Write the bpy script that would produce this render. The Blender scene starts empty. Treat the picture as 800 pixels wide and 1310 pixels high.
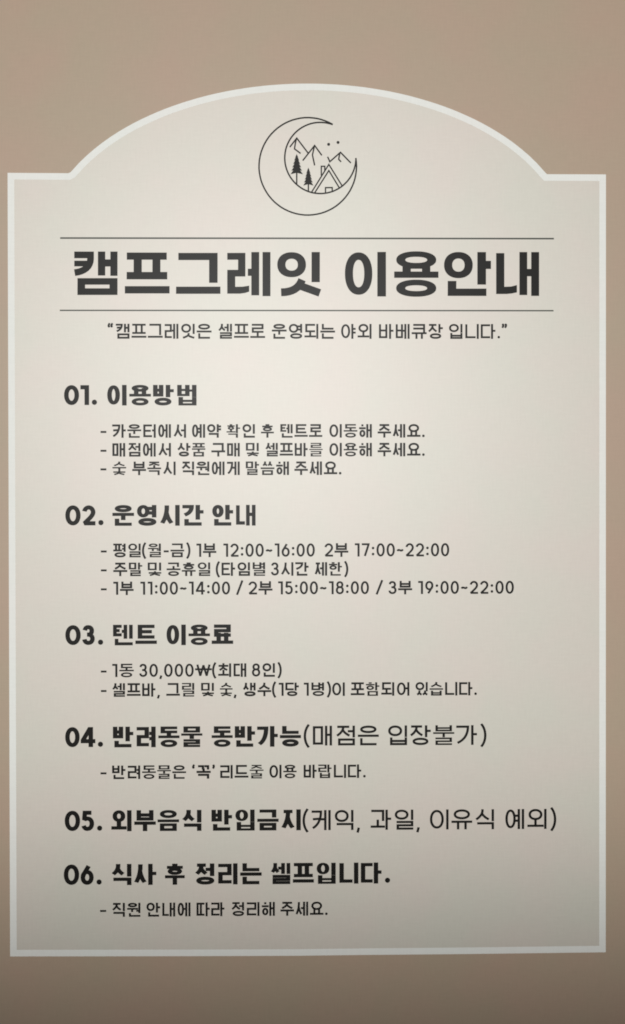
import bpy, bmesh, math
from mathutils import Vector
from mathutils.geometry import delaunay_2d_cdt

# ------------------------------------------------------------------ camera, light, exposure
SC = bpy.context.scene
cam_data = bpy.data.cameras.new('camera')
cam = bpy.data.objects.new('camera', cam_data)
SC.collection.objects.link(cam)
cam.location = (-0.02638, -1.82075, 0.58246)
cam.rotation_euler = (math.radians(90 - 0.4768), math.radians(0.0843), math.radians(-0.9986))
cam_data.sensor_fit = 'VERTICAL'
cam_data.sensor_height = 36
cam_data.lens = 50
cam_data.clip_start = 0.05
cam_data.clip_end = 50
SC.camera = cam

world = bpy.data.worlds.new('World')
SC.world = world
world.use_nodes = True
bg = world.node_tree.nodes['Background']
bg.inputs['Color'].default_value = (1.0, 0.97, 0.93, 1)
bg.inputs['Strength'].default_value = 0.11

# the room's lamp: one spot high in front of the board; its cone edge is set to imitate the soft shadow near the foot
lamp_data = bpy.data.lights.new('room_lamp', 'SPOT')
lamp_data.energy = 800
lamp_data.color = (1.0, 0.99, 0.965)
lamp_data.shadow_soft_size = 0.25
lamp_data.spot_size = math.radians(100)
lamp_data.spot_blend = 0.128
lamp = bpy.data.objects.new('room_lamp', lamp_data)
SC.collection.objects.link(lamp)
lamp.location = (-0.15, -5.0, 1.12)
lamp.rotation_euler = (math.radians(90 + 35.5), 0, math.radians(-1.5))

SC.view_settings.view_transform = 'Standard'
SC.view_settings.look = 'None'
SC.view_settings.exposure = 0
SC.view_settings.gamma = 1
SC.cycles.filter_width = 1.8          # the photograph is slightly soft

# ------------------------------------------------------------------ materials
def principled(name, col, rough, spec=0.5):
    m = bpy.data.materials.new(name)
    m.use_nodes = True
    n = m.node_tree.nodes
    b = n['Principled BSDF']
    b.inputs['Base Color'].default_value = (*col, 1)
    b.inputs['Roughness'].default_value = rough
    b.inputs['Specular IOR Level'].default_value = spec
    return m, b

def surface(name, col, rough, spec, tint=0.03, weave=0.02, bump=0.00002):
    """printed sheet: faint woven grain, faint warm/green mottling, fine relief"""
    m, b = principled(name, col, rough, spec)
    nt = m.node_tree
    N, L = nt.nodes, nt.links
    tc = N.new('ShaderNodeTexCoord')
    blotch = N.new('ShaderNodeTexNoise'); blotch.inputs['Scale'].default_value = 9
    blotch.inputs['Detail'].default_value = 3
    L.new(tc.outputs['Object'], blotch.inputs['Vector'])
    ramp = N.new('ShaderNodeValToRGB')
    ramp.color_ramp.elements[0].position = 0.35
    ramp.color_ramp.elements[1].position = 0.65
    r, g, bl = col
    ramp.color_ramp.elements[0].color = (r * (1 + tint), g * (1 - tint * .45), bl * (1 - tint * .2), 1)
    ramp.color_ramp.elements[1].color = (r * (1 - tint * .6), g * (1 + tint * .35), bl * (1 - tint * .2), 1)
    L.new(blotch.outputs['Fac'], ramp.inputs['Fac'])
    # woven grain: two stretched noises
    mixes = []
    for sc in ((900, 1, 120), (120, 1, 900)):
        mp = N.new('ShaderNodeMapping'); mp.inputs['Scale'].default_value = sc
        L.new(tc.outputs['Object'], mp.inputs['Vector'])
        no = N.new('ShaderNodeTexNoise'); no.inputs['Scale'].default_value = 0.5
        no.inputs['Detail'].default_value = 2
        L.new(mp.outputs['Vector'], no.inputs['Vector'])
        mixes.append(no)
    add = N.new('ShaderNodeMath'); add.operation = 'ADD'
    L.new(mixes[0].outputs['Fac'], add.inputs[0]); L.new(mixes[1].outputs['Fac'], add.inputs[1])
    mr = N.new('ShaderNodeMapRange')
    mr.inputs['From Min'].default_value = 0.6; mr.inputs['From Max'].default_value = 1.4
    mr.inputs['To Min'].default_value = 1 - weave * 1.5; mr.inputs['To Max'].default_value = 1 + weave * 1.5
    L.new(add.outputs[0], mr.inputs['Value'])
    mul = N.new('ShaderNodeVectorMath'); mul.operation = 'SCALE'
    L.new(ramp.outputs['Color'], mul.inputs[0]); L.new(mr.outputs['Result'], mul.inputs['Scale'])
    L.new(mul.outputs['Vector'], b.inputs['Base Color'])
    bp = N.new('ShaderNodeBump'); bp.inputs['Strength'].default_value = 0.25
    bp.inputs['Distance'].default_value = bump
    L.new(add.outputs[0], bp.inputs['Height'])
    L.new(bp.outputs['Normal'], b.inputs['Normal'])
    return m

M_PANEL = surface('cream_print', (0.60, 0.566, 0.502), 0.44, 0.8)
M_WHITE = surface('white_edging', (0.80, 0.81, 0.78), 0.45, 0.25, tint=0.01)
M_WALL = surface('tan_wall', (0.42, 0.322, 0.238), 0.45, 0.35, tint=0.035)
M_INK = principled('black_ink', (0.0065, 0.006, 0.005), 0.38, 0.11)[0]
M_RULE = principled('grey_green_rule', (0.05, 0.055, 0.045), 0.42, 0.25)[0]

# ------------------------------------------------------------------ measured drawing of the board (mm: x from the centre line, z above the bottom edge)
LINES = [
    ('tagline', [
        (2.6, 807.7, 788.7, [('“캠프그레잇은', -255.6, -123.2), ('셀프로', -114.6, -54.9), ('운영되는', -46.3, 34.5), ('야외', 42.3, 81.1), ('바베큐장', 90.7, 172.5), ('입니다.”', 180.4, 254.9)]),
    ]),
    ('section_heading', [
        (5.8, 729.8, 703.6, [('01.', -311.1, -269.3), ('이용방법', -256.3, -142.5)]),
    ]),
    ('bullet_line', [
        (2.7, 679.7, 662.4, [('-', -264.9, -257.5), ('카운터에서', -250.1, -156.0), ('예약', -148.4, -111.3), ('확인', -104.4, -68.2), ('후', -60.4, -43.9), ('텐트로', -35.6, 18.0), ('이동해', 27.1, 81.4), ('주세요.', 88.8, 149.1)]),
    ]),
    ('bullet_line', [
        (2.7, 655.7, 638.4, [('-', -265.0, -257.5), ('매점에서', -249.9, -175.3), ('상품', -167.1, -131.4), ('구매', -123.8, -87.5), ('및', -79.8, -63.2), ('셀프바를', -54.9, 18.5), ('이용해', 27.1, 81.4), ('주세요.', 88.8, 149.1)]),
    ]),
    ('bullet_line', [
        (2.7, 632.0, 614.7, [('-', -265.1, -257.6), ('숯', -249.9, -232.4), ('부족시', -224.7, -169.4), ('직원에게', -161.6, -87.6), ('말씀해', -79.9, -24.7), ('주세요.', -17.8, 42.4)]),
    ]),
    ('section_heading', [
        (5.8, 576.6, 550.1, [('02.', -310.0, -261.4), ('운영시간', -250.1, -133.9), ('안내', -122.8, -67.5)]),
    ]),
    ('bullet_line', [
        (2.7, 527.4, 509.8, [('-', -264.9, -257.5), ('평일(월-금)', -249.1, -150.8), ('1부', -143.1, -117.7), ('12:00~16:00', -108.7, 8.1), ('2부', 20.6, 51.1), ('17:00~22:00', 59.4, 180.4)]),
    ]),
    ('bullet_line', [
        (2.7, 503.1, 485.8, [('-', -264.9, -257.6), ('주말', -249.2, -212.2), ('및', -205.4, -188.0), ('공휴일', -181.2, -125.6), ('(타임별', -118.5, -55.4), ('3시간', -48.0, 0.2), ('제한)', 8.0, 51.0)]),
    ]),
    ('bullet_line', [
        (2.7, 478.9, 461.6, [('-', -265.0, -257.6), ('1부', -249.2, -223.3), ('11:00~14:00', -214.7, -100.3), ('/', -92.8, -83.1), ('2부', -76.8, -46.0), ('15:00~18:00', -38.8, 77.4), ('/', 85.8, 96.0), ('3부', 102.4, 132.9), ('19:00~22:00', 140.6, 263.5)]),
    ]),
    ('section_heading', [
        (5.8, 423.7, 397.4, [('03.', -310.5, -262.2), ('텐트', -249.7, -193.8), ('이용료', -181.5, -96.4)]),
    ]),
    ('bullet_line', [
        (2.7, 373.9, 356.5, [('-', -265.3, -258.1), ('1동', -250.8, -223.3), ('30,000₩(최대', -216.5, -79.7), ('8인)', -72.5, -34.4)]),
    ]),
    ('bullet_line', [
        (2.7, 349.0, 331.6, [('-', -265.3, -258.2), ('셀프바,', -250.9, -190.0), ('그릴', -182.0, -146.3), ('및', -137.6, -121.1), ('숯,', -113.5, -92.3), ('생수(1당', -84.1, -12.5), ('1병)이', -6.2, 46.4), ('포함되어', 53.9, 129.2), ('있습니다.', 137.1, 215.9)]),
    ]),
    ('section_heading', [
        (5.8, 293.4, 266.9, [('04.', -310.8, -263.0), ('반려동물', -250.2, -136.0), ('동반가능', -124.2, -9.9)]),
        (3.15, 293.5, 268.1, [('(매점은', -6.5, 89.9), ('입장불가)', 101.8, 228.3)]),
    ]),
    ('bullet_line', [
        (2.7, 243.7, 226.3, [('-', -266.1, -258.5), ('반려동물은', -251.3, -156.9), ('‘*꼭*’', -149.3, -120.0), ('리드줄', -113.3, -57.9), ('이용', -50.3, -15.5), ('바랍니다.', -6.5, 73.0)]),
    ]),
    ('section_heading', [
        (5.8, 186.4, 159.5, [('05.', -311.9, -264.1), ('외부음식', -252.5, -137.4), ('반입금지', -124.6, -10.3)]),
        (3.15, 185.3, 159.5, [('(케익,', -8.1, 65.7), ('과일,', 79.3, 142.5), ('이유식', 155.4, 237.9), ('예외)', 252.5, 318.1)]),
    ]),
    ('section_heading', [
        (5.8, 117.6, 90.5, [('06.', -313.3, -265.0), ('식사', -252.5, -195.2), ('후', -184.2, -158.9), ('정리는', -145.7, -60.5), ('셀프입니다.', -48.8, 104.1)]),
    ]),
    ('bullet_line', [
        (2.7, 67.7, 49.8, [('-', -267.1, -259.3), ('직원', -251.6, -215.7), ('안내에', -207.9, -151.7), ('따라', -143.9, -108.3), ('정리해', -99.2, -43.7), ('주세요.', -36.5, 23.9)]),
    ]),
]
TITLE = [
    ('G',),
    ('P', 8.5, [(-297.7, 895.3), (-277.0, 895.3), (-277.0, 890.5), (-277.4, 886.8), (-278.5, 883.6), (-280.1, 880.8), (-282.4, 878.4), (-285.2, 876.4), (-288.7, 874.7), (-292.7, 873.5), (-297.3, 872.7)]),
    ('R', [(-297.7, 887.9), (-279.3, 887.9), (-279.3, 880.7), (-297.7, 880.7)]),
    ('R', [(-267.6, 899.6), (-258.3, 899.6), (-258.4, 869.1), (-267.7, 869.1)]),
    ('R', [(-251.8, 899.6), (-242.7, 899.6), (-242.8, 868.7), (-251.9, 868.7)]),
    ('R', [(-258.8, 889.6), (-251.4, 889.6), (-251.4, 880.6), (-258.8, 880.5)]),
    ('R', [(-293.7, 865.7), (-242.8, 865.8), (-242.8, 857.5), (-293.7, 857.4)]),
    ('R', [(-293.7, 857.9), (-284.0, 857.9), (-284.0, 852.2), (-293.8, 852.2)]),
    ('R', [(-253.0, 857.9), (-242.8, 857.9), (-242.8, 852.2), (-253.0, 852.2)]),
    ('R', [(-293.8, 852.8), (-242.8, 852.8), (-242.9, 844.4), (-293.8, 844.3)]),
    ('G',),
    ('R', [(-230.9, 898.4), (-180.1, 898.4), (-180.1, 889.3), (-230.9, 889.3)]),
    ('R', [(-222.2, 889.7), (-211.9, 889.7), (-211.9, 873.2), (-222.3, 873.2)]),
    ('R', [(-198.3, 889.7), (-188.2, 889.7), (-188.2, 873.2), (-198.4, 873.2)]),
    ('R', [(-231.1, 873.6), (-179.5, 873.7), (-179.5, 864.3), (-231.2, 864.3)]),
    ('R', [(-233.5, 855.6), (-176.6, 855.7), (-176.6, 846.4), (-233.5, 846.3)]),
    ('G',),
    ('R', [(-165.3, 898.0), (-115.3, 898.1), (-115.3, 889.0), (-165.3, 888.9)]),
    ('R', [(-126.1, 889.4), (-115.3, 889.4), (-115.4, 860.0), (-126.2, 860.0)]),
    ('R', [(-168.3, 855.0), (-111.8, 855.1), (-111.8, 846.0), (-168.4, 845.9)]),
    ('G',),
    ('R', [(-103.0, 898.1), (-79.9, 898.2), (-79.9, 889.5), (-103.0, 889.4)]),
    ('R', [(-89.2, 889.9), (-79.9, 889.9), (-79.9, 876.1), (-89.3, 876.1)]),
    ('R', [(-103.0, 876.5), (-79.9, 876.6), (-80.0, 868.1), (-103.1, 868.0)]),
    ('R', [(-103.1, 868.5), (-92.9, 868.5), (-92.9, 854.5), (-103.1, 854.5)]),
    ('R', [(-103.1, 854.9), (-93.1, 854.9), (-83.6, 855.1), (-75.1, 856.4), (-75.1, 848.8), (-80.4, 847.1), (-86.8, 846.2), (-103.1, 846.2)]),
    ('R', [(-76.8, 878.0), (-71.9, 878.0), (-71.9, 868.9), (-76.8, 868.9)]),
    ('R', [(-72.3, 899.2), (-62.3, 899.3), (-62.4, 844.1), (-72.4, 844.1)]),
    ('R', [(-58.0, 899.3), (-47.9, 899.3), (-48.0, 843.1), (-58.1, 843.1)]),
    ('G',),
    ('E', [(-20.9, 883.2), (18.3, 15.9), (7.9, 7.6)]),
    ('R', [(4.6, 899.4), (15.2, 899.4), (15.1, 861.0), (4.5, 861.0)]),
    ('P', 10.0, [(-7.6, 864.1), (-9.2, 860.4), (-11.3, 857.1), (-13.9, 854.3), (-17.0, 852.0), (-20.5, 850.3), (-24.7, 849.0), (-29.3, 848.2), (-34.4, 848.0)]),
    ('P', 9.8, [(-10.8, 856.5), (15.1, 847.2)]),
    ('G',),
    ('E', [(64.7, 872.0), (17.5, 27.0), (7.2, 17.5)]),
    ('R', [(88.7, 899.6), (99.7, 899.7), (99.7, 842.8), (88.6, 842.8)]),
    ('G',),
    ('E', [(138.5, 889.6), (25.6, 10.9), (14.0, 3.9)]),
    ('R', [(120.8, 881.2), (131.5, 881.2), (131.5, 874.3), (120.8, 874.3)]),
    ('R', [(145.8, 881.2), (156.5, 881.2), (156.5, 874.4), (145.8, 874.4)]),
    ('R', [(131.5, 880.8), (145.8, 880.8), (145.8, 878.2), (131.5, 878.2)]),
    ('R', [(110.2, 874.7), (166.9, 874.7), (166.9, 866.7), (110.2, 866.6)]),
    ('E', [(138.4, 853.4), (25.7, 10.9), (14.0, 3.7)]),
    ('G',),
    ('E', [(192.5, 883.0), (18.4, 16.7), (7.9, 8.4)]),
    ('R', [(216.8, 899.7), (227.9, 899.7), (227.9, 858.1), (216.8, 858.1)]),
    ('R', [(227.5, 888.5), (234.3, 888.5), (234.3, 878.1), (227.5, 878.1)]),
    ('R', [(178.8, 862.7), (189.9, 862.7), (189.8, 852.4), (178.8, 852.4)]),
    ('R', [(178.8, 852.9), (228.4, 853.0), (228.4, 843.6), (178.7, 843.6)]),
    ('G',),
    ('R', [(240.9, 898.4), (251.4, 898.4), (251.4, 854.7), (240.9, 854.7)]),
    ('R', [(240.9, 855.3), (251.0, 855.3), (260.1, 855.7), (267.6, 857.6), (267.6, 848.2), (261.0, 846.8), (254.4, 846.1), (240.9, 846.1)]),
    ('R', [(270.8, 899.8), (280.8, 899.8), (280.8, 844.8), (270.8, 844.8)]),
    ('R', [(280.4, 878.2), (286.3, 878.2), (286.3, 868.8), (280.4, 868.8)]),
    ('R', [(285.9, 899.8), (296.1, 899.8), (296.1, 843.7), (285.9, 843.7)]),
]
EMBLEM = {'crescent_moon': [('P', 1.95, [(31.9, 1062.0), (27.2, 1064.5), (22.3, 1066.6), (17.2, 1068.3), (12.0, 1069.6), (6.7, 1070.3), (1.4, 1070.7), (-3.9, 1070.6), (-9.3, 1070.0), (-14.5, 1068.9), (-19.7, 1067.5), (-24.7, 1065.5), (-29.5, 1063.2), (-34.1, 1060.4), (-38.5, 1057.3), (-42.5, 1053.8), (-46.3, 1050.0), (-49.7, 1045.9), (-52.7, 1041.5), (-55.4, 1036.8), (-57.6, 1032.0), (-59.5, 1026.9), (-60.8, 1021.8), (-61.8, 1016.5), (-62.2, 1011.2), (-62.3, 1005.8), (-61.8, 1000.5), (-60.9, 995.3), (-59.6, 990.1), (-57.8, 985.1), (-55.5, 980.2), (-52.9, 975.6), (-49.9, 971.2), (-46.5, 967.1), (-42.8, 963.2), (-38.7, 959.8), (-34.4, 956.6), (-29.8, 953.9), (-25.0, 951.6), (-20.0, 949.7), (-14.8, 948.2), (-9.6, 947.2), (-4.3, 946.6), (1.1, 946.5), (6.4, 946.9), (11.7, 947.7), (16.9, 948.9), (22.0, 950.6), (27.0, 952.8), (31.7, 955.3), (36.2, 958.2), (40.4, 961.6), (44.3, 965.2), (47.9, 969.2), (51.1, 973.5), (54.0, 978.0), (56.4, 982.8), (58.5, 987.7), (60.1, 992.9), (61.2, 998.1), (61.9, 1003.4), (62.2, 1008.7), (61.9, 1014.1), (61.3, 1019.4)]), ('P', 1.95, [(31.9, 1061.9), (28.4, 1063.0), (24.8, 1063.8), (21.2, 1064.4), (17.6, 1064.6), (13.9, 1064.6), (10.3, 1064.3), (6.7, 1063.7), (3.1, 1062.8), (-0.3, 1061.6), (-3.7, 1060.1), (-6.9, 1058.4), (-10.0, 1056.4), (-12.9, 1054.2), (-15.6, 1051.8), (-18.1, 1049.1), (-20.4, 1046.3), (-22.5, 1043.3), (-24.3, 1040.1), (-25.9, 1036.8), (-27.2, 1033.4), (-28.2, 1029.9), (-28.9, 1026.3), (-29.3, 1022.7), (-29.5, 1019.0), (-29.3, 1015.4), (-28.9, 1011.8), (-28.1, 1008.2), (-27.1, 1004.7), (-25.8, 1001.3), (-24.2, 998.0), (-22.4, 994.9), (-20.3, 991.9), (-18.0, 989.1), (-15.5, 986.5), (-12.7, 984.1), (-9.8, 981.9), (-6.7, 979.9), (-3.5, 978.3), (-0.1, 976.8), (3.3, 975.7), (6.9, 974.8), (10.5, 974.3), (14.1, 974.0), (17.8, 974.0), (21.4, 974.3), (25.0, 974.9), (28.6, 975.8), (32.1, 976.9), (35.4, 978.4), (38.7, 980.1), (41.8, 982.0), (44.7, 984.2), (47.4, 986.7), (50.0, 989.3), (52.3, 992.1), (54.4, 995.1), (56.2, 998.3), (57.8, 1001.6), (59.1, 1005.0), (60.1, 1008.5), (60.9, 1012.1), (61.3, 1015.7), (61.5, 1019.3)])], 'mountain': [[('P', 1.8, [(-23.0, 1033.0), (-14.1, 1044.5), (0.5, 1025.3)]), ('P', 1.8, [(-14.6, 1043.6), (-16.0, 1037.4), (-17.0, 1030.8), (-9.2, 1025.0)])], [('P', 1.8, [(-6.5, 1015.9), (8.7, 1035.2), (17.9, 1022.6)]), ('P', 1.8, [(8.3, 1033.8), (5.9, 1023.1), (8.7, 1009.8)])], [('P', 1.8, [(25.3, 1020.9), (28.1, 1014.6), (41.7, 1026.6), (55.0, 1013.0)]), ('P', 1.8, [(40.8, 1025.4), (39.4, 1017.7), (42.5, 1014.4)])]], 'star': [('D', (26.6, 1036.7), 1.9), ('D', (38.6, 1039.2), 1.9)], 'pine_tree': [[('R', [(-14.2, 1024.3), (-12.3, 1020.0), (-13.0, 1020.9), (-10.9, 1015.7), (-12.1, 1016.6), (-9.6, 1011.4), (-11.3, 1012.3), (-8.4, 1007.1), (-10.6, 1008.0), (-7.3, 1002.8), (-9.9, 1003.7), (-6.2, 998.5), (-13.3, 1000.1), (-15.1, 1000.1), (-22.2, 998.5), (-18.5, 1003.7), (-21.1, 1002.8), (-17.8, 1008.0), (-20.0, 1007.1), (-17.0, 1012.3), (-18.8, 1011.4), (-16.2, 1016.6), (-17.5, 1015.7), (-15.4, 1020.9), (-16.1, 1020.0)]), ('P', 1.8, [(-14.2, 1000.5), (-14.2, 985.5)])], [('R', [(0.7, 1007.0), (2.3, 1003.2), (1.7, 1004.1), (3.4, 999.4), (2.4, 1000.3), (4.5, 995.6), (3.0, 996.5), (5.4, 991.7), (3.6, 992.6), (6.4, 987.9), (4.2, 988.8), (7.2, 984.1), (1.6, 985.7), (-0.2, 985.7), (-5.9, 984.1), (-2.9, 988.8), (-5.0, 987.9), (-2.3, 992.6), (-4.1, 991.7), (-1.7, 996.4), (-3.1, 995.5), (-1.0, 1000.3), (-2.1, 999.4), (-0.3, 1004.1), (-0.9, 1003.2)]), ('P', 1.8, [(0.7, 986.1), (0.6, 976.5)])]], 'cabin': [('P', 1.7, [(4.5, 975.3), (26.8, 1011.1), (43.8, 983.8)]), ('P', 1.7, [(8.6, 974.7), (26.8, 1003.3), (40.1, 981.4)]), ('P', 1.7, [(17.2, 996.9), (17.2, 1008.7), (21.6, 1008.7), (21.6, 1002.7)]), ('P', 1.7, [(22.5, 975.0), (22.5, 981.5), (31.1, 981.6), (31.1, 976.0)])]}
RULES = [(2.0, [(-315.5, 916.7), (315.1, 917.0)]), (1.7, [(-316.3, 824.7), (314.6, 824.8)])]
OUTLINE = [(-382.0, 0.0), (-382.0, 999.4), (-304.8, 999.1), (-301.8, 1000.6), (-291.8, 1011.7), (-281.7, 1021.5), (-271.6, 1030.2), (-261.6, 1038.0), (-251.5, 1045.2), (-241.5, 1051.7), (-231.4, 1057.7), (-221.4, 1063.2), (-211.3, 1068.3), (-201.2, 1073.0), (-191.2, 1077.4), (-181.1, 1081.5), (-171.1, 1085.2), (-161.0, 1088.7), (-150.9, 1091.9), (-140.9, 1094.9), (-130.8, 1097.6), (-120.8, 1100.1), (-110.7, 1102.3), (-100.6, 1104.4), (-90.5, 1106.2), (-80.5, 1107.8), (-70.4, 1109.3), (-60.3, 1110.5), (-50.3, 1111.6), (-40.2, 1112.4), (-30.1, 1113.1), (-20.0, 1113.6), (-9.9, 1113.9), (0.1, 1114.0), (10.2, 1114.0), (20.3, 1113.7), (30.4, 1113.3), (40.5, 1112.7), (50.6, 1111.9), (60.7, 1110.9), (70.8, 1109.8), (80.9, 1108.4), (91.0, 1106.8), (101.1, 1105.1), (111.2, 1103.1), (121.3, 1100.9), (131.4, 1098.5), (141.5, 1095.8), (151.6, 1092.9), (161.7, 1089.8), (171.8, 1086.4), (182.0, 1082.7), (192.1, 1078.7), (202.2, 1074.3), (212.3, 1069.7), (222.5, 1064.6), (232.6, 1059.1), (242.7, 1053.1), (252.8, 1046.7), (263.0, 1039.6), (273.1, 1031.7), (283.3, 1023.1), (293.4, 1013.3), (303.5, 1002.1), (306.1, 999.4), (382.0, 999.3), (382.0, -0.0), (205.6, -1.0), (64.8, -1.3), (-15.6, -1.7), (-145.8, -1.3)]

# ------------------------------------------------------------------ lettering: centre lines drawn with a flat pen
def bez(p0, p1, p2, p3=None, n=9):
    r = []
    for i in range(n + 1):
        u = i / n
        if p3 is None:
            r.append(tuple((1-u)**2*p0[k] + 2*u*(1-u)*p1[k] + u*u*p2[k] for k in (0, 1)))
        else:
            r.append(tuple((1-u)**3*p0[k] + 3*u*(1-u)**2*p1[k] + 3*u*u*(1-u)*p2[k] + u**3*p3[k] for k in (0, 1)))
    return r

def oval(cx=.5, cy=.5, rx=.5, ry=.5, n=40, p=2.12, a0=0, a1=360):
    r = []
    closed = abs(a1 - a0) >= 360
    for i in range(n if closed else n + 1):
        a = math.radians(a0 + (a1 - a0) * i / n)
        c, s = math.cos(a), math.sin(a)
        r.append((cx + rx * math.copysign(abs(c)**(2/p), c), cy + ry * math.copysign(abs(s)**(2/p), s)))
    return r

def S(*p): return (list(p), False)
def O(pts): return (pts, True)

def siot(y0=0.0):
    return [(bez((.5, y0), (.5, y0 + (1-y0)*.55), (0, 1)), False),
            (bez((.47, y0 + (1-y0)*.36), (.6, y0 + (1-y0)*.72), (1, 1)), False)]
GC = bez((1, 0), (1, .42), (.72, .8), (0, 1))      # curved leg of giyeok
CONS = {
    'ㄱ': [S((0, 0), (1, 0), (1, 1))],
    'ㄱc': [([(0, 0)] + GC, False)],
    'ㅋ': [S((0, 0), (1, 0), (1, 1)), S((0, .48), (1, .48))],
    'ㅋc': [([(0, 0)] + GC, False), S((0, .46), (.93, .43))],
    'ㄴ': [S((0, 0), (0, 1), (1, 1))],
    'ㄷ': [S((1, 0), (0, 0), (0, 1), (1, 1))],
    'ㅌ': [S((1, 0), (0, 0), (0, 1), (1, 1)), S((0, .5), (.97, .5))],
    'ㄹ': [S((0, 0), (1, 0), (1, .5), (0, .5), (0, 1), (1, 1))],
    'ㅁ': [O([(0, 0), (1, 0), (1, 1), (0, 1)])],
    'ㅂ': [S((0, 0), (0, 1), (1, 1), (1, 0)), S((0, .44), (1, .44))],
    'ㅍ': [S((-.0, 0), (1, 0)), S((0, 1), (1, 1)), S((.26, 0), (.26, 1)), S((.74, 0), (.74, 1))],
    'ㅅ': siot(),
    'ㅈ': [S((0.02, 0), (.98, 0))] + siot(),
    'ㅊ': [S((.5, -.04), (.5, .26)), S((0, .26), (1, .26))] + siot(.26),
    'ㅇ': [O(oval())],
    'ㅎ': [S((.27, 0), (.73, 0)), S((0, .27), (1, .27)), O(oval(.5, .755, .42, .245))],
}
def double(a):
    r = []
    for k in (0, 1):
        for pts, c in CONS[a]:
            r.append(([(k * .56 + x * .44, y) for x, y in pts], c))
    return r
CONS['ㄲ'] = [S((0, 0), (.42, 0), (.42, 1)), S((.58, 0), (1, 0), (1, 1))]
CONS['ㄸ'] = double('ㄷ')
CONS['ㅆ'] = double('ㅅ')
LEADS = 'ㄱㄲㄴㄷㄸㄹㅁㅂㅃㅅㅆㅇㅈㅉㅊㅋㅌㅍㅎ'
VOWELS = 'ㅏㅐㅑㅒㅓㅔㅕㅖㅗㅘㅙㅚㅛㅜㅝㅞㅟㅠㅡㅢㅣ'
TAILS = [''] + 'ㄱ ㄲ ㄳ ㄴ ㄵ ㄶ ㄷ ㄹ ㄺ ㄻ ㄼ ㄽ ㄾ ㄿ ㅀ ㅁ ㅂ ㅄ ㅅ ㅆ ㅇ ㅈ ㅊ ㅋ ㅌ ㅍ ㅎ'.split()
LAYERS = {'ㄱ': 1.5, 'ㄲ': 1.5, 'ㄴ': 1.4, 'ㄷ': 2, 'ㄸ': 2, 'ㄹ': 3, 'ㅁ': 2, 'ㅂ': 2.5, 'ㅅ': 1.7, 'ㅆ': 1.7, 'ㅇ': 2,
          'ㅈ': 2.2, 'ㅊ': 2.8, 'ㅋ': 2.2, 'ㅌ': 3, 'ㅍ': 2.2, 'ㅎ': 3.6, '': 0}

def capped(pts, mapped, tx, ty):
    """let a level or upright stroke that ends on the edge of its box run out to that edge"""
    m = list(mapped)
    for e, n in ((0, 1), (-1, -2)):
        (u, v), (u1, v1) = pts[e], pts[n]
        x, y = m[e]
        if abs(v - v1) < .02 and (u <= .001 or u >= .999): m[e] = (x + math.copysign(tx / 2, u - u1), y)
        elif abs(u - u1) < .02 and (v <= .001 or v >= .999): m[e] = (x, y + math.copysign(ty / 2, v - v1))
    return m

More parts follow.
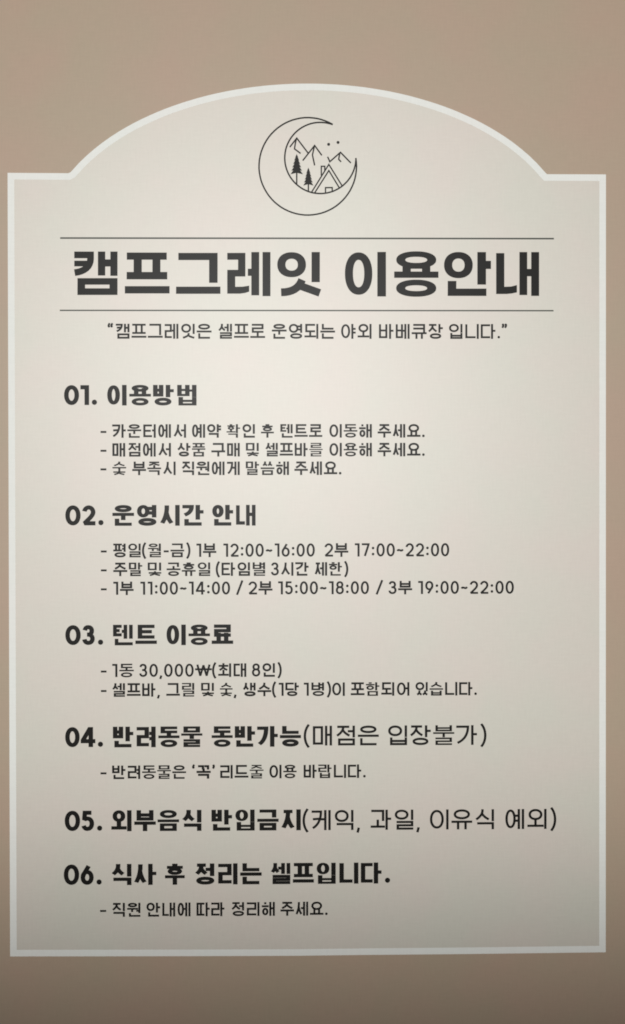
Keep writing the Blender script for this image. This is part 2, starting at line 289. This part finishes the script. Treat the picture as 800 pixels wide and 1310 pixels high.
def hangul(ch, h, t):
    """-> strokes in mm (x right, y down from the top of the line), pen (tx, ty), advance"""
    c = ord(ch) - 0xAC00
    lead, vow, tail = LEADS[c // 588], VOWELS[c % 588 // 28], TAILS[c % 28]
    horiz = vow in 'ㅗㅛㅜㅠㅡ'
    mixed = vow in 'ㅘㅙㅚㅝㅞㅟㅢ'
    layers = LAYERS[lead] + LAYERS[tail] + (1 if horiz else .9 if mixed else 0)
    bold = t > .18 * h
    th = min(t * (.75 if bold else .94), h / ((1.5 if bold else 1.8) * max(layers, 1)))
    if bold and tail == 'ㅂ': th = min(th, h * .108)
    tv = t
    if vow in 'ㅐㅔㅖㅒ': tv = min(t, h * .178)
    if lead in 'ㅆㄸㄲ' or tail == 'ㅆ': tv = min(tv, h * (.175 if bold else .15))
    e = tv / h
    out = []
    def put(name, x0, y0, x1, y1):
        X0, X1 = x0 * h + tv / 2, x1 * h - tv / 2
        Y0, Y1 = y0 * h + th / 2, y1 * h - th / 2
        for pts, cl in CONS[name]:
            m = [(X0 + u * (X1 - X0), Y0 + v * (Y1 - Y0)) for u, v in pts]
            out.append((m if cl else capped(pts, m, tv, th), cl))
    def vline(x, y0, y1): out.append(([(x * h, y0 * h), (x * h, y1 * h)], False))
    def hline(y, x0, x1): out.append(([(x0 * h, y * h), (x1 * h, y * h)], False))
    hh = th / h
    # --- vertical stems: positions of their centres
    arm = 0
    if not horiz:
        stems, right = [], .955
        if vow in 'ㅏㅑㅘ': stems = [.845 - e / 2]; arm = 1
        elif vow in 'ㅐㅔㅖㅙㅞ':
            d = e + (.105 if vow in 'ㅐㅙ' else .085)
            stems = [right - e / 2 - d, right - e / 2]
        else: stems = [right - e / 2]
        sl = stems[0] - e / 2
    if not horiz and not mixed:
        stem_end = {'': 1.0, 'ㅇ': .6, 'ㅅ': .68, 'ㅆ': .68, 'ㄴ': .71}.get(tail, .60)
        if vow in 'ㅐㅔㅖ' and tail: stem_end = .575 if tail != 'ㄴ' else .68
        cy1 = .955 if not tail else (.60 if lead == 'ㅇ' else .565)
        cy0 = .02 if not tail else 0
        if tail == 'ㄹ': cy1 = min(cy1, .50); stem_end = .52
        if tail == 'ㄴ': cy1 = min(cy1, .61)
        if tail == 'ㅂ': cy1 = min(cy1, .545); stem_end = .585
        gap = {'ㅏ': .085, 'ㅑ': .085, 'ㅐ': .08, 'ㅓ': .12, 'ㅕ': .12, 'ㅔ': .09, 'ㅖ': .09, 'ㅣ': .108}[vow] * (1.25 - 1.6 * e)
        cx1 = sl - gap
        cx0 = .0 if arm else .03
        name = lead + 'c' if lead in 'ㄱㅋ' else lead
        if lead in 'ㅅㅈㅊ': cx1 += gap * .35; cx0 -= .02
        if lead == 'ㄲ' : name = lead
        if lead in 'ㄷㅌㄴㄹ' and vow in 'ㅣㅏㅑㅐ' : cx1 += gap * .3
        if len(stems) == 2: cx0 -= .02
        if lead == 'ㅎ': cx1 += gap * .5; cx0 = 0
        if lead in 'ㅁㅂ' and vow in 'ㅏㅑㅣ': cx1 -= .03; cx0 += .02
        put(name, cx0, cy0, cx1, cy1)
        for s in stems: vline(s, 0, stem_end)
        if len(stems) == 2 and vow == 'ㅔ' and not tail: pass
        mid = (cy0 + cy1) / 2 - (.01 if tail else .03)
        if tail: mid = stem_end * .47
        two = (mid - .125, mid + .125) if not tail else (mid - .115, mid + .1)
        rows = two if vow in 'ㅑㅕㅖ' else (mid,)
        for y in rows:
            if vow in 'ㅏㅑ': hline(y, stems[0], stems[0] + e / 2 + .165)
            elif vow == 'ㅐ': hline(y, stems[0], stems[1])
            elif vow in 'ㅓㅕㅔㅖ':
                a = cx1 + .01
                if lead == 'ㅇ': a = cx1 - e * .5 - (.06 if vow in 'ㅕㅖ' else 0)
                elif lead in 'ㅅㅈㅊ': a = cx1 - (cx1 - cx0) * .2
                elif lead in 'ㄱㅋ': a = cx1 - .12
                elif lead in 'ㅂㅁ': a = cx1 - e * .5
                elif lead == 'ㅌ': a = cx1 + .0
                hline(y, a, stems[0])
        if tail:
            ty0 = {'ㄴ': .68, 'ㅅ': .62, 'ㅆ': .62, 'ㅇ': .625, 'ㄹ': .56, 'ㅂ': .605 if not bold else .59}.get(tail, .645)
            tx0, tx1 = ((.09 if bold else .12), .955) if tail not in 'ㅅㅆ' else (.08, 1.0)
            if tail == 'ㄱ': put('ㄱ', .12, ty0, .955 if not arm else .845, 1.0)
            else:
                if arm: tx1 = min(tx1, .9) if tail != 'ㄴ' else .92
                put(tail, tx0, ty0, tx1, 1.0)
    elif horiz:
        w = {'ㅅ': (.05, .98), 'ㅈ': (.05, .98), 'ㅊ': (.05, .98), 'ㅍ': (.05, .98), 'ㅎ': (.1, .93), 'ㅇ': (.11, .92)}.get(lead, (.11, .92))
        name = lead
        if tail:
            c1 = .33 if vow in 'ㅗㅛ' else .345
            bar = .50 if vow in 'ㅗㅛ' else .45
            if vow == 'ㅡ': c1, bar = .385, .515
            if tail == 'ㄹ' or lead in 'ㄹㅎㅊ' : c1 += .01
            t0 = .635
            if vow in 'ㅜㅠ': t0 = .655
            if tail == 'ㄹ': t0 = .60 if vow == 'ㅡ' else .62
            if vow == 'ㅜ' and tail == 'ㄹ': c1, bar = .30, .395
            if vow == 'ㅡ' and tail == 'ㄹ': c1, bar = .37, .485
            if lead == 'ㅆ' and vow == 'ㅡ': c1, bar = .36, .50
            if lead == 'ㅂ' and tail == 'ㄹ': c1 = .31
            if lead == 'ㄷ' or lead == 'ㄱ': c1 -= .0
            put(name, w[0], 0, w[1], c1)
            hline(bar, 0, 1.03)
            if vow == 'ㅗ': vline(.515, c1 - hh * .6, bar)
            if vow == 'ㅛ':
                vline(.33, c1 - hh * 1.3, bar); vline(.70, c1 - hh * 1.3, bar)
            if vow == 'ㅜ': vline(.515, bar, t0 - (.015 if tail != 'ㄴ' else -.07))
            tx0, tx1 = (.11, .92) if tail not in 'ㅅㅆㅊㅍ' else (.06, .97)
            put(tail, tx0, t0, tx1, 1.0)
        else:
            bar = {'ㅗ': .945 - hh / 2, 'ㅛ': .945 - hh / 2, 'ㅡ': .935 - hh / 2}.get(vow, .62)
            c1 = {'ㅗ': .60, 'ㅛ': .60, 'ㅡ': .68}.get(vow, .50)
            if lead in 'ㄱㅋ': c1 = {'ㅡ': .76, 'ㅜ': .64, 'ㅠ': .64}.get(vow, .6)
            if vow in 'ㅗㅛ' and lead == 'ㅍ': c1 = .58
            if vow in 'ㅜㅠ' and lead in 'ㅅㅈㅊㅎ': c1 = .53
            if vow in 'ㅜㅠ' and lead in 'ㄱㅋ': bar = .62; c1 = .64
            put(name, w[0], 0, w[1], c1)
            hline(bar, 0, 1.03)
            if vow == 'ㅗ': vline(.515, c1 - hh * .6, bar)
            if vow == 'ㅛ':
                vline(.335, c1 - hh * 1.2, bar); vline(.695, c1 - hh * 1.2, bar)
            if vow == 'ㅜ': vline(.515, bar, 1.0)
            if vow == 'ㅠ': vline(.33, bar, 1.0); vline(.70, bar, 1.0)
    else:
        cx1 = sl - .055
        end = 1.0 if not tail else .68
        if tail == 'ㄴ': end = .74
        if tail == 'ㄹ': end = .56
        if tail == 'ㄱ': end = .66
        for s in stems: vline(s, 0, end)
        base = vow in 'ㅗㅘㅚ' 
        if not tail: c1, bar = .56, .84
        elif tail == 'ㄴ': c1, bar = .32, .43
        elif tail == 'ㄹ': c1, bar = .27, .365
        else: c1, bar = .42, .57
        name = lead + 'c' if False else lead
        ins = .03 if lead in 'ㅇㅎㄷ' else 0
        put(name, .02 + ins, 0, cx1 - ins, c1)
        mx = (.02 + cx1) / 2
        hline(bar, -.01, cx1 + .035)
        if vow in 'ㅘㅚ': vline(mx, c1 - hh * .6, bar)
        else: vline(mx - .03, bar, {'ㄴ': .655, 'ㄹ': .545}.get(tail, 1.0))
        if vow == 'ㅘ': hline(end * .45, stems[0], stems[0] + e / 2 + .165)
        if vow == 'ㅝ': hline({'ㄴ': .575, 'ㄹ': .475}.get(tail, .8), stems[0] - e / 2 - .15, stems[0])
        if tail:
            ty0 = {'ㄴ': .74, 'ㄹ': .60, 'ㄱ': .69}.get(tail, .66)
            put(tail, .12, ty0, .955 if not arm else .845, 1.0)
    return out, (tv, th), (1.11 if bold else 1.125) * h, (.03 if horiz else .03 if arm else .06) * h

def latin(ch, h, t):
    th = t * .92
    e = t / h
    k = h * .965                      # digit height
    y0 = h * .012
    out = []
    def put(pts, cl, w, a=0.0, b=1.0):
        X0, X1 = t / 2, w * h - t / 2
        Y0, Y1 = y0 + a * k + th / 2, y0 + b * k - th / 2
        m = [(X0 + u * (X1 - X0), Y0 + v * (Y1 - Y0)) for u, v in pts]
        out.append((m if cl else capped(pts, m, t, th), cl))
    W = .73 if e > .18 else .63
    adv = None
    if ch == '0': put(oval(p=2.1), True, W)
    elif ch == '1':
        W = .235 + e * .85; put([(0, .0), (1, .0), (1, 1.0)], False, W)
    elif ch == '2':
        W = .64; put(oval(.5, .3, .5, .3, 14, 2, 190, 365)[:-1] + bez((1, .32), (.97, .5), (.62, .68), (0, 1)) + [(1.0, 1)], False, W)
    elif ch == '3':
        W = .60
        put(bez((.03, .2), (.12, 0), (.3, 0), (.5, 0)) + bez((.5, 0), (1.03, 0), (1.03, .47), (.48, .47))[1:], False, W)
        put([(.3, .47)] + bez((.48, .47), (1.15, .47), (1.15, 1), (.48, 1)) + bez((.48, 1), (.2, 1), (.04, .93), (-.02, .77))[1:], False, W)
    elif ch == '4':
        W = .75 if e > .18 else .70; put([(.76, 1.0), (.76, 0), (.64, 0), (0, .7), (0, .76), (1.0, .76)], False, W)
    elif ch == '5':
        W = .60
        put([(.95, 0), (.13, 0), (.06, .45)] + bez((.06, .45), (.2, .36), (.36, .36), (.48, .36))[1:] + bez((.48, .36), (1.17, .36), (1.17, 1), (.46, 1))[1:] + bez((.46, 1), (.2, 1), (.06, .94), (-.02, .8))[1:], False, W)
    elif ch == '6':
        W = .62; put(oval(.5, .67, .5, .33), True, W); put(bez((.68, -.03), (.36, .26), (.06, .48), (.01, .64)), False, W)
    elif ch == '7':
        W = .60; put([(0, 0), (1, 0), (.97, .08), (.36, 1.04)], False, W)
    elif ch == '8':
        W = .62; put(oval(.5, .23, .42, .23), True, W); put(oval(.5, .72, .5, .28), True, W)
    elif ch == '9':
        W = .62; put(oval(.5, .33, .5, .33), True, W); put(bez((.99, .36), (.94, .52), (.64, .74), (.32, 1.03)), False, W)
    elif ch in '.:,':
        d = t * (1.25 if e < .18 else 1.15)
        W = d / h
        for y in ((h * .97 - d / 2,) if ch != ':' else (h * .36, h * .80)):
            out.append(('dot', (d / 2, y, d / 2)))
        if ch == ',':
            out.clear(); out.append(([(d * .62, h * .93 - d * .3), (d * .2, h * 1.13)], False))
    elif ch == '-':
        W = .38; out.append(([(0, h * .57), (W * h, h * .57)], False))
    elif ch == '~':
        W = .48
        out.append((bez((t * .2, h * .58), (W * h * .3, h * .36), (W * h * .65, h * .70), (W * h - t * .2, h * .46), 12), False))
    elif ch == '/':
        W = .52; out.append(([(W * h - t / 2, -h * .06), (t / 2, h * 1.0)], False))
    elif ch == '(':
        W = .27; out.append((bez((W * h - t / 2, -h * .06), (-W * h * .2, h * .25), (-W * h * .2, h * .8), (W * h - t / 2, h * 1.09), 14), False))
    elif ch == ')':
        W = .27; out.append((bez((t / 2, -h * .06), (W * h * 1.2, h * .25), (W * h * 1.2, h * .8), (t / 2, h * 1.09), 14), False))
    elif ch in '“”‘’':
        n = 2 if ch in '“”' else 1
        s = .19 * h if n == 2 else .17 * h
        W = (s * n + t * .4) / h
        for i in range(n):
            x = i * s + t * .5
            if ch in '“‘':
                out.append(('dot', (x + .02 * h, h * .17, t * .6))); out.append((bez((x + .0 * h, h * .17), (x - .01 * h, h * .06), (x + .09 * h, -.03 * h), n=5), False))
            else:
                out.append(('dot', (x + .02 * h, h * .05, t * .6))); out.append((bez((x + .04 * h, h * .05), (x + .05 * h, h * .16), (x - .04 * h, h * .25), n=5), False))
    elif ch == '₩':
        W = 1.18; put([(.06, 0), (.27, 1), (.5, .06), (.73, 1), (.94, 0)], False, W); put([(-.03, .42), (1.03, .42)], False, W)
    side = (.035 if e > .18 else .10 if ch == '1' else .075) * h if ch.isdigit() else .10 * h if ch in ':~-/' else (.10 if ch == '.' and e > .18 else .06) * h
    return out, (t, th), W * h + 2 * side, side

def stroke_quads(pts, closed, tx, ty):
    """outline of a pen stroke: a rectangle per segment and a mitred wedge at every joint"""
    k = tx / ty
    P = []
    for x, y in pts:
        q = Vector((x, y * k))
        if not P or (q - P[-1]).length > 1e-4: P.append(q)
    if closed and (P[0] - P[-1]).length < 1e-4: P.pop()
    n = len(P)
    r = tx / 2
    cnt = n if closed else n - 1
    D = [(P[(i + 1) % n] - P[i]).normalized() for i in range(cnt)]
    segs = []
    for i in range(cnt):
        a, b = P[i], P[(i + 1) % n]
        m = Vector((-D[i].y, D[i].x)) * r
        segs.append([a + m, a - m, b - m, b + m])
    for i in (range(n) if closed else range(1, n - 1)):
        d0, d1 = D[i - 1], D[i]
        cr = d0.x * d1.y - d0.y * d1.x
        if abs(cr) < 1e-3: continue
        s = -1 if cr > 0 else 1              # the outer side of the bend
        n0, n1 = Vector((-d0.y, d0.x)) * s, Vector((-d1.y, d1.x)) * s
        m = (n0 + n1).normalized()
        c = m.dot(n0)
        w = [P[i] - m * min(r * .02, .01), P[i] + n0 * r]
        if c > .42: w.append(P[i] + m * (r / c))
        w.append(P[i] + n1 * r)
        segs.append(w)
    return [[(v.x, v.y / k) for v in q] for q in segs]

def disc(cx, cy, r, n=18):
    return [(cx + r * math.cos(2 * math.pi * i / n), cy + r * math.sin(2 * math.pi * i / n)) for i in range(n)]

def area(p):
    return sum(p[i - 1][0] * p[i][1] - p[i][0] * p[i - 1][1] for i in range(len(p))) / 2

INK_Y = -0.00185      # the printed face
def inside(p, x, y):
    c = False
    for i in range(len(p)):
        (x0, y0), (x1, y1) = p[i - 1], p[i]
        if (y0 > y) != (y1 > y) and x < (x1 - x0) * (y - y0) / (y1 - y0) + x0: c = not c
    return c

def flat_union(bm, polys, y=INK_Y):
    """union of overlapping polygons (mm, x / z up) as one flat sheet facing the viewer"""
    vs, es, keep = [], [], []
    for p in polys:
        if abs(area(p)) < 1e-4: continue
        k, n = len(vs), len(p)
        es += [(k + i, k + (i + 1) % n) for i in range(n)]
        vs += [Vector(q) for q in p]
        xs, ys = [q[0] for q in p], [q[1] for q in p]
        keep.append((min(xs), max(xs), min(ys), max(ys), p))
    V, E, F = delaunay_2d_cdt(vs, es, [], 0, 1e-4, False)[:3]
    bv = {}
    for f in F:
        if len(set(f)) < 3: continue
        cx, cy = sum(V[i].x for i in f) / len(f), sum(V[i].y for i in f) / len(f)
        if not any(a <= cx <= b and c <= cy <= d and inside(p, cx, cy) for a, b, c, d, p in keep): continue
        for i in f:
            if i not in bv: bv[i] = bm.verts.new((V[i].x / 1000, y, V[i].y / 1000))
        fc = bm.faces.new([bv[i] for i in f])
        fc.normal_update()
        if fc.normal.y > 0: fc.normal_flip()

def finish(name, bm, mat, parent=None):
    me = bpy.data.meshes.new(name)
    bm.to_mesh(me); bm.free()
    o = bpy.data.objects.new(name, me)
    SC.collection.objects.link(o)
    me.materials.append(mat)
    o.parent = parent
    return o

def set_word(bm, text, x0, x1, z0, z1, t):
    """one word between x0 and x1 (mm), its letters standing between z0 (top) and z1"""
    h = z0 - z1
    items, pen, weight = [], 0.0, t
    for ch in text:
        if ch == '*':
            weight = 3.7 if weight == t else t
            continue
        st, (tx, ty), adv, side = (hangul if '가' <= ch <= '힣' else latin)(ch, h, weight)
        items.append((st, tx, ty, pen + side))
        pen += adv
    lo, hi = 1e9, -1e9
    for st, tx, ty, ox in items:
        for s in st:
            if s[0] == 'dot':
                cx, cy, r = s[1]; lo = min(lo, ox + cx - r); hi = max(hi, ox + cx + r)
            else:
                for q in stroke_quads(s[0], s[1], tx, ty):
                    for x, y in q: lo = min(lo, ox + x); hi = max(hi, ox + x)
    k = (x1 - x0) / (hi - lo)
    for st, tx, ty, ox in items:
        polys = []
        for s in st:
            if s[0] == 'dot':
                cx, cy, r = s[1]
                polys.append(disc(x0 + (ox + cx - lo) * k, z0 - cy, r))
            else:
                pts = [(x0 + (ox + x - lo) * k, z0 - y) for x, y in s[0]]
                polys += stroke_quads(pts, s[1], tx, ty)
        flat_union(bm, polys)

# ------------------------------------------------------------------ the wall behind the board
bm = bmesh.new()
bmesh.ops.create_cube(bm, size=1)
for v in bm.verts:
    v.co = Vector((v.co.x * 2.4, v.co.y * 0.03 + 0.015, v.co.z * 2.6 + 0.6))
wall = finish('wall', bm, M_WALL)
wall['kind'] = 'structure'

# ------------------------------------------------------------------ the board
sign = bpy.data.objects.new('notice_sign', None)
SC.collection.objects.link(sign)
sign['label'] = 'tall cream notice board with arched top, white edging and dark Korean lettering on tan wall'
sign['category'] = 'sign'

def inset(pts, d):
    n = len(pts)
    sgn = 1 if area(pts) > 0 else -1
    r = []
    for i in range(n):
        p, a, b = Vector(pts[i]), Vector(pts[i - 1]), Vector(pts[(i + 1) % n])
        e1, e2 = (p - a).normalized(), (b - p).normalized()
        n1, n2 = Vector((-e1.y, e1.x)) * sgn, Vector((-e2.y, e2.x)) * sgn
        m = (n1 + n2).normalized()
        r.append(tuple(p + m * d / max(m.dot(n1), .3)))
    return r

INNER = inset(OUTLINE, 8.4)
bm = bmesh.new()
front = [bm.verts.new((x / 1000, -0.0016, z / 1000)) for x, z in INNER]
back = [bm.verts.new((x / 1000, -0.0001, z / 1000)) for x, z in INNER]
bm.faces.new(front); bm.faces.new(back[::-1])
for i in range(len(front)):
    bm.faces.new((front[i - 1], back[i - 1], back[i], front[i]))
bmesh.ops.recalc_face_normals(bm, faces=bm.faces)
finish('panel', bm, M_PANEL, sign)

bm = bmesh.new()
OUT2, IN2 = OUTLINE, INNER
prof = ((OUT2, -0.0001), (OUT2, -0.0017), (IN2, -0.0017), (IN2, -0.0014))
loops = [[bm.verts.new((x / 1000, y, z / 1000)) for x, z in pts] for pts, y in prof]
for k in range(3):
    A, B_ = loops[k], loops[k + 1]
    for i in range(len(A)):
        bm.faces.new((A[i - 1], A[i], B_[i], B_[i - 1]))
bmesh.ops.recalc_face_normals(bm, faces=bm.faces)
bm.normal_update()
if sum(f.normal.y * f.calc_area() for f in bm.faces) > 0:
    bmesh.ops.reverse_faces(bm, faces=bm.faces)
border = finish('border', bm, M_WHITE, sign)
border['label'] = 'white edging round the cream panel'

# ------------------------------------------------------------------ emblem
def drawing(shapes, name, parent, lift=0.0):
    bm = bmesh.new()
    polys = []
    for s in shapes:
        if s[0] == 'P': polys += stroke_quads(s[2], False, s[1], s[1])
        elif s[0] == 'D': polys.append(disc(*s[1], s[2]))
        else: polys.append(list(s[1]))
    flat_union(bm, polys, INK_Y - lift)
    return finish(name, bm, M_INK, parent)
moon = drawing(EMBLEM['crescent_moon'], 'emblem', sign)
moon['label'] = 'thin line drawing of a crescent moon holding a night camp scene'
for g in EMBLEM['mountain']: drawing(g, 'mountain', moon, .00004)
for g in EMBLEM['pine_tree']: drawing(g, 'pine_tree', moon, .00008)
for g in EMBLEM['star']: drawing([g], 'star', moon, .00004)
drawing(EMBLEM['cabin'], 'cabin', moon, .00012)

# ------------------------------------------------------------------ title between its two rules
for w, pts in RULES:
    bm = bmesh.new()
    flat_union(bm, stroke_quads(pts, False, w, w))
    finish('rule_line', bm, M_RULE, sign)

def title_polys(s):
    if s[0] == 'R': return [list(s[1])]
    if s[0] == 'P': return stroke_quads(s[2], False, s[1], s[1])
    (cx, cy), (a, b), (c, d) = s[1]
    o, i = oval(cx, cy, a, b, 56, 2.2), oval(cx, cy, c, d, 56, 2.2)
    return [[o[k - 1], o[k], i[k], i[k - 1]] for k in range(len(o))]
letters = []
for s in TITLE:
    if s[0] == 'G': letters.append([])
    else: letters[-1] += title_polys(s)
for word in (letters[:5], letters[5:]):
    bm = bmesh.new()
    for polys in word: flat_union(bm, polys)
    finish('title_word', bm, M_INK, sign)['label'] = 'heavy black title lettering, the largest on the board'

# ------------------------------------------------------------------ the text, one part per printed line
for kind, runs in LINES:
    head = None
    for n, (t, z0, z1, words) in enumerate(runs):
        first = words[0][0]
        if n == 0:
            bm = bmesh.new()
            rest = words[1:] if kind != 'tagline' else words
            for w, x0, x1 in rest: set_word(bm, w, x0, x1, z0, z1, t)
            head = finish(kind, bm, M_INK, sign)
            if kind != 'tagline':
                bm = bmesh.new()
                set_word(bm, first, words[0][1], words[0][2], z0, z1, t)
                finish('number' if kind == 'section_heading' else 'dash', bm, M_INK, head)
        else:
            bm = bmesh.new()
            for w, x0, x1 in words: set_word(bm, w, x0, x1, z0, z1, t)
            side = finish('side_note', bm, M_INK, head)
            side['label'] = 'lighter lettering in brackets after the bold heading'
